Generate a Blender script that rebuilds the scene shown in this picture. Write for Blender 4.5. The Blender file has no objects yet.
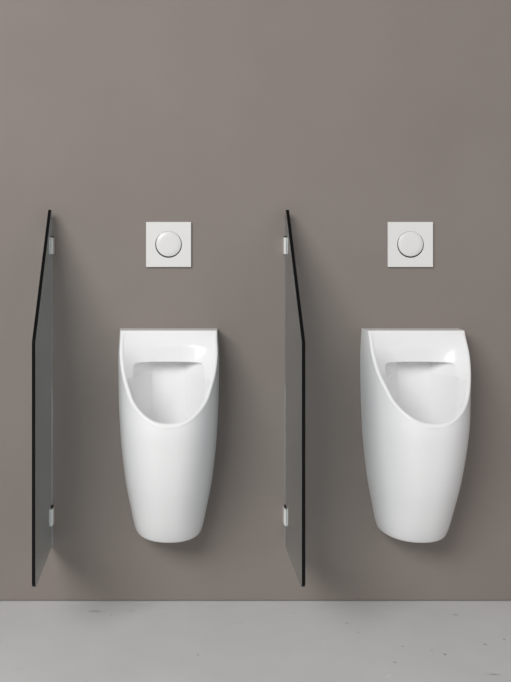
import bpy, bmesh, math
from mathutils import Vector

# ------------------------------------------------------------------ camera, world, light, exposure
S = 0.0031            # metres per photo pixel on the back wall
D = 3.0               # camera distance from the back wall
CX, CY, CZ = 169.0, 245.0, 1.10
scene = bpy.context.scene
cam_data = bpy.data.cameras.new('camera')
cam = bpy.data.objects.new('camera', cam_data)
scene.collection.objects.link(cam)
cam.location = (0, -D, CZ)
cam.rotation_euler = (math.pi / 2, 0, 0)
cam_data.sensor_width = 36
cam_data.lens = (D / S) * 36 / 682
cam_data.shift_x = (255.5 - CX) / 682
cam_data.shift_y = -(341 - CY) / 682
scene.camera = cam

world = bpy.data.worlds.new('world')
scene.world = world
world.use_nodes = True
world.node_tree.nodes['Background'].inputs[0].default_value = (1.0, 0.99, 1.0, 1)
world.node_tree.nodes['Background'].inputs[1].default_value = 0.27


def area(name, loc, target, sx, sy, power, col=(1, 1, 1)):
    d = bpy.data.lights.new(name, 'AREA')
    d.shape = 'RECTANGLE'
    d.size, d.size_y, d.energy, d.color = sx, sy, power, col
    o = bpy.data.objects.new(name, d)
    scene.collection.objects.link(o)
    o.location = loc
    o.rotation_euler = (Vector(target) - Vector(loc)).to_track_quat('-Z', 'Y').to_euler()
    return o


area('window_light', (-2.75, -5.1, 3.7), (0.1, 0, 0.7), 3.6, 2.2, 285, (1, 0.99, 0.98))
area('fill_light', (3.4, -4.6, 1.6), (0.2, 0, 0.6), 3.0, 2.4, 24, (1, 1, 1))  # weak fill added from the right to flatten the shading, no actual source

scene.view_settings.view_transform = 'Standard'
scene.view_settings.look = 'None'
scene.view_settings.exposure = 0.0
scene.view_settings.gamma = 1
scene.view_settings.use_curve_mapping = False


# ------------------------------------------------------------------ helpers
def link(name, bm, mat, parent=None, smooth=True, loc=None):
    bmesh.ops.recalc_face_normals(bm, faces=bm.faces)
    me = bpy.data.meshes.new(name)
    bm.to_mesh(me)
    bm.free()
    me.materials.append(mat)
    for p in me.polygons:
        p.use_smooth = smooth
    o = bpy.data.objects.new(name, me)
    scene.collection.objects.link(o)
    if parent:
        o.parent = parent
    if loc:
        o.location = loc
    return o


def thing(name, label, cat, loc, group=None):
    o = bpy.data.objects.new(name, None)
    scene.collection.objects.link(o)
    o.empty_display_size = 0.05
    o.location = loc
    o['label'], o['category'] = label, cat
    if group:
        o['group'] = group
    return o


def dup(root, loc, label):
    r = root.copy()
    scene.collection.objects.link(r)
    r.location = loc
    r['label'] = label
    for ch in list(root.children):
        c = ch.copy()
        scene.collection.objects.link(c)
        c.parent = r
        for g in ch.children:
            d = g.copy()
            scene.collection.objects.link(d)
            d.parent = c
    return r


def wx(px):
    return (px - CX) * S


def wz(py):
    return CZ - (py - CY) * S


def pchip(xs, ys):
    """monotone cubic through the points (xs ascending)"""
    n = len(xs)
    h = [xs[i + 1] - xs[i] for i in range(n - 1)]
    dl = [(ys[i + 1] - ys[i]) / h[i] for i in range(n - 1)]
    m = [dl[0]] + [0 if dl[i - 1] * dl[i] <= 0 else 2 * dl[i - 1] * dl[i] / (dl[i - 1] + dl[i]) for i in range(1, n - 1)] + [dl[-1]]

    def f(x):
        if x <= xs[0]:
            return ys[0]
        if x >= xs[-1]:
            return ys[-1]
        i = max(j for j in range(n - 1) if xs[j] <= x)
        t = (x - xs[i]) / h[i]
        return ((2 * t**3 - 3 * t**2 + 1) * ys[i] + (t**3 - 2 * t**2 + t) * h[i] * m[i]
                + (-2 * t**3 + 3 * t**2) * ys[i + 1] + (t**3 - t**2) * h[i] * m[i + 1])
    return f


def sst(a, b, x):
    t = max(0, min(1, (x - a) / (b - a)))
    return t * t * (3 - 2 * t)


# ------------------------------------------------------------------ materials
def mat(name, col, rough=0.5, **kw):
    m = bpy.data.materials.new(name)
    m.use_nodes = True
    b = m.node_tree.nodes['Principled BSDF']
    b.inputs['Base Color'].default_value = (*col, 1)
    b.inputs['Roughness'].default_value = rough
    for k, v in kw.items():
        b.inputs[k.replace('_', ' ')].default_value = v
    return m


def mottled(m, c1, c2, scale, bump=0.0, detail=6, bscale=90):
    nt = m.node_tree
    b = nt.nodes['Principled BSDF']
    tc = nt.nodes.new('ShaderNodeTexCoord')
    nz = nt.nodes.new('ShaderNodeTexNoise')
    nz.inputs['Scale'].default_value = scale
    nz.inputs['Detail'].default_value = detail
    nz.inputs['Roughness'].default_value = 0.6
    cr = nt.nodes.new('ShaderNodeValToRGB')
    cr.color_ramp.elements[0].position = 0.3
    cr.color_ramp.elements[1].position = 0.7
    cr.color_ramp.elements[0].color = (*c1, 1)
    cr.color_ramp.elements[1].color = (*c2, 1)
    nt.links.new(tc.outputs['Object'], nz.inputs['Vector'])
    nt.links.new(nz.outputs['Fac'], cr.inputs[0])
    nt.links.new(cr.outputs[0], b.inputs['Base Color'])
    if bump:
        n2 = nt.nodes.new('ShaderNodeTexNoise')
        n2.inputs['Scale'].default_value = bscale
        n2.inputs['Detail'].default_value = 4
        bp = nt.nodes.new('ShaderNodeBump')
        bp.inputs['Strength'].default_value = bump
        bp.inputs['Distance'].default_value = 0.002
        nt.links.new(tc.outputs['Object'], n2.inputs['Vector'])
        nt.links.new(n2.outputs['Fac'], bp.inputs['Height'])
        nt.links.new(bp.outputs[0], b.inputs['Normal'])
    return cr, tc


M_wall = mat('taupe plaster', (0.25, 0.22, 0.2), 0.75)
mottled(M_wall, (0.234, 0.202, 0.182), (0.254, 0.221, 0.200), 2.2, 0.06)
M_floor = mat('pale concrete', (0.4, 0.4, 0.39), 0.42)
cr, tc = mottled(M_floor, (0.66, 0.66, 0.655), (0.72, 0.72, 0.718), 3.0, 0.04)
M_ceramic = mat('white glazed ceramic', (0.925, 0.925, 0.93), 0.2, IOR=1.38)
M_glass = mat('dark grey tinted glass', (0.64, 0.77, 0.81), 0.03, IOR=1.55, Transmission_Weight=1.0)
M_edge = mat('polished dark glass edge', (0.004, 0.004, 0.004), 0.25, Specular_IOR_Level=0.15)
M_steel = mat('satin steel', (0.88, 0.88, 0.86), 0.35, Metallic=0.35)
M_rubber = mat('black rubber', (0.012, 0.012, 0.012), 0.6)
M_plate = mat('white satin plastic', (0.80, 0.80, 0.785), 0.35)
M_button = mat('white button plastic', (0.80, 0.80, 0.785), 0.3)
M_chrome = mat('glossy white rim', (0.82, 0.82, 0.81), 0.12, Metallic=0.3)
M_gap = mat('dark joint and gap shade', (0.02, 0.02, 0.02), 0.8)

# scuffs and specks lying on the concrete: (photo x, y, half length m, half width m, angle, strength)
MARKS = [(95, 610, .022, .007, 0, .30), (131, 609.5, .006, .003, 0, .35), (111, 614, .007, .004, .5, .2), (198, 653.5, .005, .003, 0, .4),
         (86, 681, .005, .004, 0, .5), (347, 622, .006, .003, -.4, .45), (358, 631, .006, .004, 0, .25), (455, 613.5, .010, .0035, -.2, .5),
         (403, 645, .005, .003, 0, .35), (432, 649, .004, .003, 0, .4), (445, 653, .005, .0035, 0, .6), (395, 661, .004, .0035, 0, .55),
         (485, 643, .0045, .0035, 0, .6), (504, 638, .004, .003, 0, .5), (494, 673, .018, .003, -.1, .45), (389, 674, .014, .002, .7, -.18),
         (291, 614, .012, .003, .3, -.15), (20, 668, .02, .002, .2, .12), (240, 622, .015, .002, .4, .10)]
nt = M_floor.node_tree


def mth(op, a, b=None):
    n = nt.nodes.new('ShaderNodeMath')
    n.operation = op
    for i, v in enumerate((a, b)):
        if v is None:
            continue
        if hasattr(v, 'is_linked'):
            nt.links.new(v, n.inputs[i])
        else:
            n.inputs[i].default_value = v
    return n.outputs[0]


wn = nt.nodes.new('ShaderNodeTexNoise')
wn.inputs['Scale'].default_value = 160
nt.links.new(tc.outputs['Object'], wn.inputs['Vector'])
total = None
for (px, py, a, b, ang, st) in MARKS:
    k = (py - CY) / (CZ / S)
    loc = ((px - CX) * S / k, -D * (1 - 1 / k), 0)
    mp = nt.nodes.new('ShaderNodeMapping')
    mp.vector_type = 'TEXTURE'
    mp.inputs['Location'].default_value = loc
    mp.inputs['Rotation'].default_value = (0, 0, ang)
    mp.inputs['Scale'].default_value = (a, b * 1.4, 1)
    nt.links.new(tc.outputs['Object'], mp.inputs['Vector'])
    ln = nt.nodes.new('ShaderNodeVectorMath')
    ln.operation = 'LENGTH'
    nt.links.new(mp.outputs[0], ln.inputs[0])
    rr = mth('ADD', ln.outputs['Value'], mth('MULTIPLY', mth('SUBTRACT', wn.outputs['Fac'], .5), 1.6))
    v = mth('SUBTRACT', 1.25, rr)
    cl = nt.nodes.new('ShaderNodeClamp')
    nt.links.new(v, cl.inputs[0])
    v = mth('MULTIPLY', cl.outputs[0], st)
    total = v if total is None else mth('ADD', total, v)
fac = mth('SUBTRACT', 1.0, total)
vm = nt.nodes.new('ShaderNodeVectorMath')
vm.operation = 'SCALE'
nt.links.new(cr.outputs[0], vm.inputs[0])
nt.links.new(fac, vm.inputs['Scale'])
nt.links.new(vm.outputs[0], nt.nodes['Principled BSDF'].inputs['Base Color'])


# ------------------------------------------------------------------ setting
def box(bm, x0, x1, y0, y1, z0, z1, bevel=0.0, seg=2):
    r = bmesh.ops.create_cube(bm, size=1.0)
    for v in r['verts']:
        v.co = Vector(((x0 + x1) / 2 + v.co.x * (x1 - x0), (y0 + y1) / 2 + v.co.y * (y1 - y0), (z0 + z1) / 2 + v.co.z * (z1 - z0)))
    if bevel:
        es = list({e for v in r['verts'] for e in v.link_edges})
        bmesh.ops.bevel(bm, geom=es, offset=bevel, segments=seg, profile=0.5, affect='EDGES')
    return bm


w = link('wall_back', box(bmesh.new(), -3.2, 3.6, 0, 0.12, -0.0002, 3.2), M_wall, smooth=False)
w['kind'] = 'structure'
f = link('floor', box(bmesh.new(), -3.2, 3.6, -4.6, 0.12, -0.1, -0.0036), M_floor, smooth=False)
f['kind'] = 'structure'
g = link('trim_1', box(bmesh.new(), -3.2, 3.6, 0.012, 0.12, -0.0036, -0.0002), M_gap, smooth=False)
g['kind'] = 'structure'

# ------------------------------------------------------------------ urinal
Q = D / 2.8                      # depths were measured for a 2.8 m camera distance
Z_TOP = 0.8413                   # front edge of the top face, which rises to the wall
Z_WALL = 0.8418
Z_LIP = 0.5858
Z_BOT = 0.2200
T = 0.0115                       # ceramic thickness at the rim


def zk(py, d):                   # height of a point seen at photo row py, d metres in front of the wall
    return CZ - (py - CY) * S * (1 - d / D)


# half width at the wall
W = pchip([Z_BOT, wz(524), wz(504), wz(471), wz(428), wz(392), wz(360), wz(345), wz(330)],
          [31.5 * S, 33.6 * S, 38 * S, 43.8 * S, 47.9 * S, 49.4 * S, 49.8 * S, 49.4 * S, 48.6 * S])
# depth of the front
F = pchip([Z_BOT, .26, .32, .40, .50, Z_LIP, Z_TOP], [.138 * Q, .164 * Q, .194 * Q, .227 * Q, .254 * Q, .268 * Q, .268 * Q])
# how far the cut rim stands out of the wall at each height
_rz = [(Z_TOP, .070 * Q), (zk(354, .116 * Q), .116 * Q), (zk(372, .150 * Q), .150 * Q)]
for y, off in ((390, 42.7), (400, 39.4), (408.3, 34.6), (414.5, 29.6), (419.7, 24.0), (423.8, 18.0), (426.6, 12.5)):
    a_, b_ = .12, .268 * Q       # depth at which the plan outline is as wide as the rim measures
    for _ in range(50):
        d_ = (a_ + b_) / 2
        xw = W(zk(y, d_)) * (1 - (d_ / (.268 * Q))**2.5)**.4
        if xw > off * S * (1 - d_ / D):
            a_ = d_
        else:
            b_ = d_
    _rz.append((zk(y, a_), a_))
_rz.append((Z_LIP, .268 * Q))
_rz.sort()
R = pchip([a for a, b in _rz], [b for a, b in _rz])


def NZ(z):
    return 2.2 + .3 * sst(.30, .60, z) - .45 * sst(.77, Z_TOP, z)


def outline(wv, fv, d, z):
    n = NZ(z)
    return wv * max(0.0, 1 - (d / fv)**n)**(1 / n)


def phi_of(d, fv, z):
    return math.asin(min(1, (d / fv)**(NZ(z) / 2)))


def levels(z0):
    z = []
    n = 90
    for i in range(n + 1):
        z.append(z0 + (Z_TOP - z0) * (i / n)**2.2)
    return z


UP = levels(Z_LIP)
Z_SHELF = zk(362, .088 * Q)


def grid(bm, rows):
    vs = [[bm.verts.new(p) for p in r] for r in rows]
    for i in range(len(vs) - 1):
        for j in range(len(vs[0]) - 1):
            bm.faces.new((vs[i][j], vs[i][j + 1], vs[i + 1][j + 1], vs[i + 1][j]))
    return vs


def clean(bm, dist=2e-5):
    bmesh.ops.remove_doubles(bm, verts=bm.verts, dist=dist)
    bmesh.ops.dissolve_degenerate(bm, edges=bm.edges, dist=1e-6)


NT = 44


def outer_row(z, wv, fv, dend, sx):
    pe = phi_of(dend, fv, z)
    row = []
    for j in range(NT + 1):
        ph = pe * j / NT
        # denser near both ends of the superellipse
        d = fv * math.sin(ph)**(2 / NZ(z))
        x = wv * math.cos(ph)**(2 / NZ(z)) if j < NT or dend < fv - 1e-9 else 0.0
        row.append((sx * x, -d, z))
    return row


def inner_b(z):                  # depth of the back of the basin in the middle
    top, sh = .070 * Q, .086 * Q
    zc = zk(346, .08 * Q)
    if z > zc:
        return top + (sh - top) * (Z_TOP - z) / (Z_TOP - zc)
    return sh


def recess(x, z):
    if z > Z_SHELF + .001:
        return 0
    m = sst(Z_SHELF + .0008, Z_SHELF - .0045, z)
    hw_top = .106 - .005 * sst(Z_SHELF - .012, Z_SHELF, z)
    hw = hw_top * (1 - .12 * sst(.70, .52, z))
    fl = .050
    a = abs(x)
    t = 1 - (a - fl) / (hw - fl)
    t = max(0, min(1, t))
    return .052 * m * t


NB, NF = 64, 20


def inner_row(z, sx, wv, fv, b, dend, depth_scale=1.0):
    m = min(b + .085, dend)
    xm = outline(wv, fv, m, z)
    row = []
    for j in range(NB + 1):
        v = j / NB
        u = math.sin(math.pi / 2 * v) if v < 1 else 1.0
        x = xm * u
        d = b + (m - b) * u**2.6
        d -= recess(x, z) * depth_scale
        row.append((sx * x, -d, z))
    p0, p1 = phi_of(m, fv, z), phi_of(dend, fv, z)
    for j in range(1, NF + 1):
        ph = p0 + (p1 - p0) * j / NF
        x = wv * math.cos(ph)**(2 / NZ(z))
        if j == NF and dend >= fv - 1e-9:
            x = 0.0
        row.append((sx * x, -fv * math.sin(ph)**(2 / NZ(z)), z))
    return row


lo, hi = Z_LIP, Z_TOP            # height at which the cut meets the front of the inside wall
for _ in range(60):
    mid = (lo + hi) / 2
    if R(mid) > F(mid) - T * .7:
        lo = mid
    else:
        hi = mid
Z_LIN = hi
UPI = levels(Z_LIN)


body = bmesh.new()
basin = bmesh.new()
up_in = sorted(UPI + [Z_SHELF + .001, Z_SHELF + .0002, Z_SHELF - .0006, Z_SHELF - .0014, Z_SHELF - .0022, Z_SHELF - .003, Z_SHELF - .004, Z_SHELF - .006, Z_SHELF - .009])
BR = .008                        # rounding of the bottom edge
for sx in (1, -1):
    rows = []
    for k in range(6):           # rounded bottom edge
        a = math.pi / 2 * k / 6
        sh = BR * (1 - math.sin(a))
        z = Z_BOT + BR * (1 - math.cos(a))
        rows.append(outer_row(z, W(z) - sh, F(z) - sh, F(z) - sh, sx))
    z0 = Z_BOT + BR
    for k in range(40):
        z = z0 + (Z_LIP - z0) * k / 40
        rows.append(outer_row(z, W(z), F(z), F(z), sx))
    for z in UP:
        rows.append(outer_row(z, W(z), F(z), min(R(z), F(z)), sx))
    vs = grid(body, rows)
    # underside and top caps, each half
    body.faces.new([v for v in vs[0]] + [body.verts.new((0, 0, Z_BOT))])
    # basin: closed bowl below the lip, open above
    irows = []
    zf = .40
    for k in range(26):
        a = math.pi / 2 * k / 26
        z = zf + (Z_LIN - zf) * (1 - math.cos(a))
        s = math.sin(a)**0.7
        wv, fv = W(z) - T, F(z) - T * .7
        b = inner_b(z)
        c = .15
        row = inner_row(z, sx, wv, fv, b, fv)
        row = [(x * s, -(c + (-y - c) * s), zz) for x, y, zz in row]
        irows.append(row)
    for z in up_in:
        wv = W(z) - T
        fv = F(z) - T * .7
        de = min(R(z), fv)
        irows.append(inner_row(z, sx, wv, fv, min(inner_b(z), de), de))
    ivs = grid(basin, irows)
    # rounded rim joining the outside to the basin
    rrows = []
    nz_ = len(UP)
    for z, zi in zip(UP, UPI):
        o_ = Vector(outer_row(z, W(z), F(z), min(R(z), F(z)), sx)[-1])
        de = min(R(zi), F(zi) - T * .7)
        i_ = Vector(inner_row(zi, sx, W(zi) - T, F(zi) - T * .7, min(inner_b(zi), de), de)[-1])
        e = 1e-3
        sl = (R(min(z + e, Z_TOP)) - R(max(z - e, Z_LIP))) / (min(z + e, Z_TOP) - max(z - e, Z_LIP))
        nrm = Vector((0, -1, -sl)).normalized()      # rim surface normal: forward and up
        gapv = (o_ - i_).length
        row = []
        fade = sst(Z_TOP, Z_TOP - .03, z)
        for k in range(7):
            a = math.pi * k / 6
            t = (1 - math.cos(a)) / 2
            p_ = o_.lerp(i_, t) + nrm * (math.sin(a) * gapv * 0.22 * fade)
            row.append(p_)
        rrows.append(row)
    grid(body, rrows)
    # top face, half
    zt = Z_TOP
    orow = outer_row(zt, W(zt), F(zt), R(zt), sx)
    pts = [(0, 0, zt)] + orow + [(0, -R(zt), zt)]
    body.faces.new([body.verts.new(p) for p in pts])
for v in body.verts:
    v.co.z += (Z_WALL - Z_TOP) * sst(Z_TOP - .06, Z_TOP, v.co.z) * max(0, 1 + v.co.y / R(Z_TOP))
clean(body)
clean(basin)
es = [e for e in body.edges if len(e.link_faces) == 2 and e.calc_face_angle(0) > 1.0 and all(abs(v.co.z - Z_TOP) < 1e-5 for v in e.verts)]
U_LABELS = ['white ceramic wall-hung urinal between the two glass dividers, seen straight on',
            'white ceramic wall-hung urinal right of both glass dividers, its left flank showing']
urinal = thing('urinal', U_LABELS[0], 'urinal', (wx(168.7), 0, 0), 'wall-hung urinals')
ob = link('outer_shell', body, M_ceramic, urinal)
oi = link('basin', basin, M_ceramic, urinal)
for o in (ob, oi):
    o.data.set_sharp_from_angle(angle=math.radians(50))
bv = ob.modifiers.new('edge', 'BEVEL')
bv.width, bv.segments, bv.limit_method, bv.angle_limit = 0.003, 4, 'ANGLE', math.radians(60)

dup(urinal, (wx(410.0), 0, 0), U_LABELS[1])

# ------------------------------------------------------------------ flush plates
PH = 22.5 * S
PT = 0.009


def loop_square(h, y, n=96):
    pts = []
    for i in range(n):
        a = math.pi / 4 + 2 * math.pi * i / n
        c, s = math.cos(a), math.sin(a)
        m_ = max(abs(c), abs(s))
        pts.append((h * c / m_, y, h * s / m_))
    return pts


def loop_circle(r, y, cz=0.0, n=96):
    return [(r * math.cos(math.pi / 4 + 2 * math.pi * i / n), y, cz + r * math.sin(math.pi / 4 + 2 * math.pi * i / n)) for i in range(n)]


def bridge(bm, loops, cap0=False, cap1=False):
    vs = [[bm.verts.new(p) for p in l] for l in loops]
    n = len(vs[0])
    for a, b in zip(vs, vs[1:]):
        for i in range(n):
            bm.faces.new((a[i], a[(i + 1) % n], b[(i + 1) % n], b[i]))
    if cap0:
        bm.faces.new(vs[0])
    if cap1:
        bm.faces.new(list(reversed(vs[-1])))


HR = 0.0410
P_LABELS = ['square white flush plate with round button above the urinal between the dividers',
            'square white flush plate with round button at the right, above the right urinal']
plate = thing('flush_plate', P_LABELS[0], 'flush plate', (wx(168.6), 0, wz(244.5)), 'flush plates on the wall')
bm = bmesh.new()
bridge(bm, [loop_square(PH, 0), loop_square(PH, -PT + .0012), loop_square(PH - .0004, -PT + .0004), loop_square(PH - .0012, -PT),
            loop_circle(HR + .0005, -PT), loop_circle(HR, -PT + .0005), loop_circle(HR, -PT + .0015)], cap0=True)
link('cover_plate', bm, M_plate, plate, smooth=False)
bm = bmesh.new()
bridge(bm, [loop_circle(HR, -PT + .0012), loop_circle(HR, -.0015)], cap1=True)
link('button_recess', bm, M_gap, plate, smooth=False)  # shade in the gap round the button, put in as dark colour
UPOFF = 0.0019
bm = bmesh.new()                 # thin polished collar round the button
RB = 0.0384
bridge(bm, [loop_circle(RB + .0004, -.0025, UPOFF), loop_circle(RB + .0005, -PT + .0006, UPOFF), loop_circle(RB + .0004, -PT - .0004, UPOFF),
            loop_circle(RB - .0002, -PT - .0006, UPOFF), loop_circle(RB - .0008, -PT - .0002, UPOFF)], cap0=True, cap1=True)
link('button_ring', bm, M_chrome, plate)
bm = bmesh.new()
bridge(bm, [loop_circle(RB - .0009, -PT + .0005, UPOFF), loop_circle(RB - .0009, -PT - .0007, UPOFF), loop_circle(RB - .0016, -PT - .0012, UPOFF),
            loop_circle(RB * .6, -PT - .0016, UPOFF), loop_circle(RB * .2, -PT - .0018, UPOFF)], cap0=True, cap1=True)
bt = link('push_button', bm, M_button, plate)
bt.data.set_sharp_from_angle(angle=math.radians(35))
dup(plate, (wx(409.9), 0, wz(244.5)), P_LABELS[1])

# ------------------------------------------------------------------ glass dividers
KD = 1.149
DD = D * (1 - 1 / KD)
GT = 3.0 * S                     # panel thickness
G0 = 0.006                       # gap to the wall
zt, zc, zb = CZ + (CY - 209.8) * S / 1.012, CZ - (343.5 - CY) * S / KD, CZ - (589 - CY) * S / KD


def panel_profile():
    pts = [(G0, zb), (G0, zt - .028), (G0 + .004, zt - .020), (.030, zt - .001), (.034, zt)]
    pts += [(DD - .003, zc + .006), (DD - .0006, zc + .001), (DD, zc - .006)]
    r = .02
    for i in range(9):
        a = math.pi / 2 * i / 8
        pts.append((DD - r + r * math.cos(a), zb + r - r * math.sin(a)))
    return pts


def make_divider(label, px):
    root = thing('urinal_divider', label, 'divider', (wx(px), 0, 0), 'glass dividers beside the urinals')
    bm = bmesh.new()
    pr = panel_profile()
    ch = .0009
    L = [bm.verts.new((-GT / 2, -d, z)) for d, z in pr]
    Rr = [bm.verts.new((GT / 2, -d, z)) for d, z in pr]
    bm.faces.new(L)
    bm.faces.new(list(reversed(Rr)))
    n = len(pr)
    side = []
    for i in range(n):
        side.append(bm.faces.new((L[i], L[(i + 1) % n], Rr[(i + 1) % n], Rr[i])))
    for fc in side:
        fc.normal_update()
        if min(-v.co.y for v in fc.verts) > .02 or min(v.co.z for v in fc.verts) > zc:
            fc.material_index = 1
    p = link('glass_panel', bm, M_glass, root, smooth=False)
    p.data.materials.append(M_edge)
    for (y0, y1) in ((237.6, 254), (506, 522.3)):
        z1, z0 = wz(y0), wz(y1)
        hw = GT / 2 + 1.75 * S
        bm = bmesh.new()         # U-shaped channel: two cheeks and a back against the wall
        for sx in (-1, 1):
            for (a_, b_, l_) in ((GT / 2 + .0001, hw, .034), (GT / 2 + .0001, hw - .0022, .044)):
                box(bm, min(sx * a_, sx * b_), max(sx * a_, sx * b_), -l_, 0, z0, z1, .0009, 3)
        box(bm, -hw, hw, -.0055, 0, z0, z1, .0004)
        c = link('mounting_clamp', bm, M_steel, root, smooth=False)
        bm = bmesh.new()
        for sx in (-1, 1):
            a_, b_ = sx * (GT / 2 + .0001), sx * (GT / 2 + .0034)
            box(bm, min(a_, b_), max(a_, b_), -.024, -.002, z1, z1 + .004, .0006)
        link('gasket', bm, M_rubber, c, smooth=False)
    return root


dv = make_divider('dark grey glass divider left of both urinals, its slanted top leaning outward to the left', 51.15)
dup(dv, (wx(286.15), 0, 0), 'dark grey glass divider standing between the two urinals')
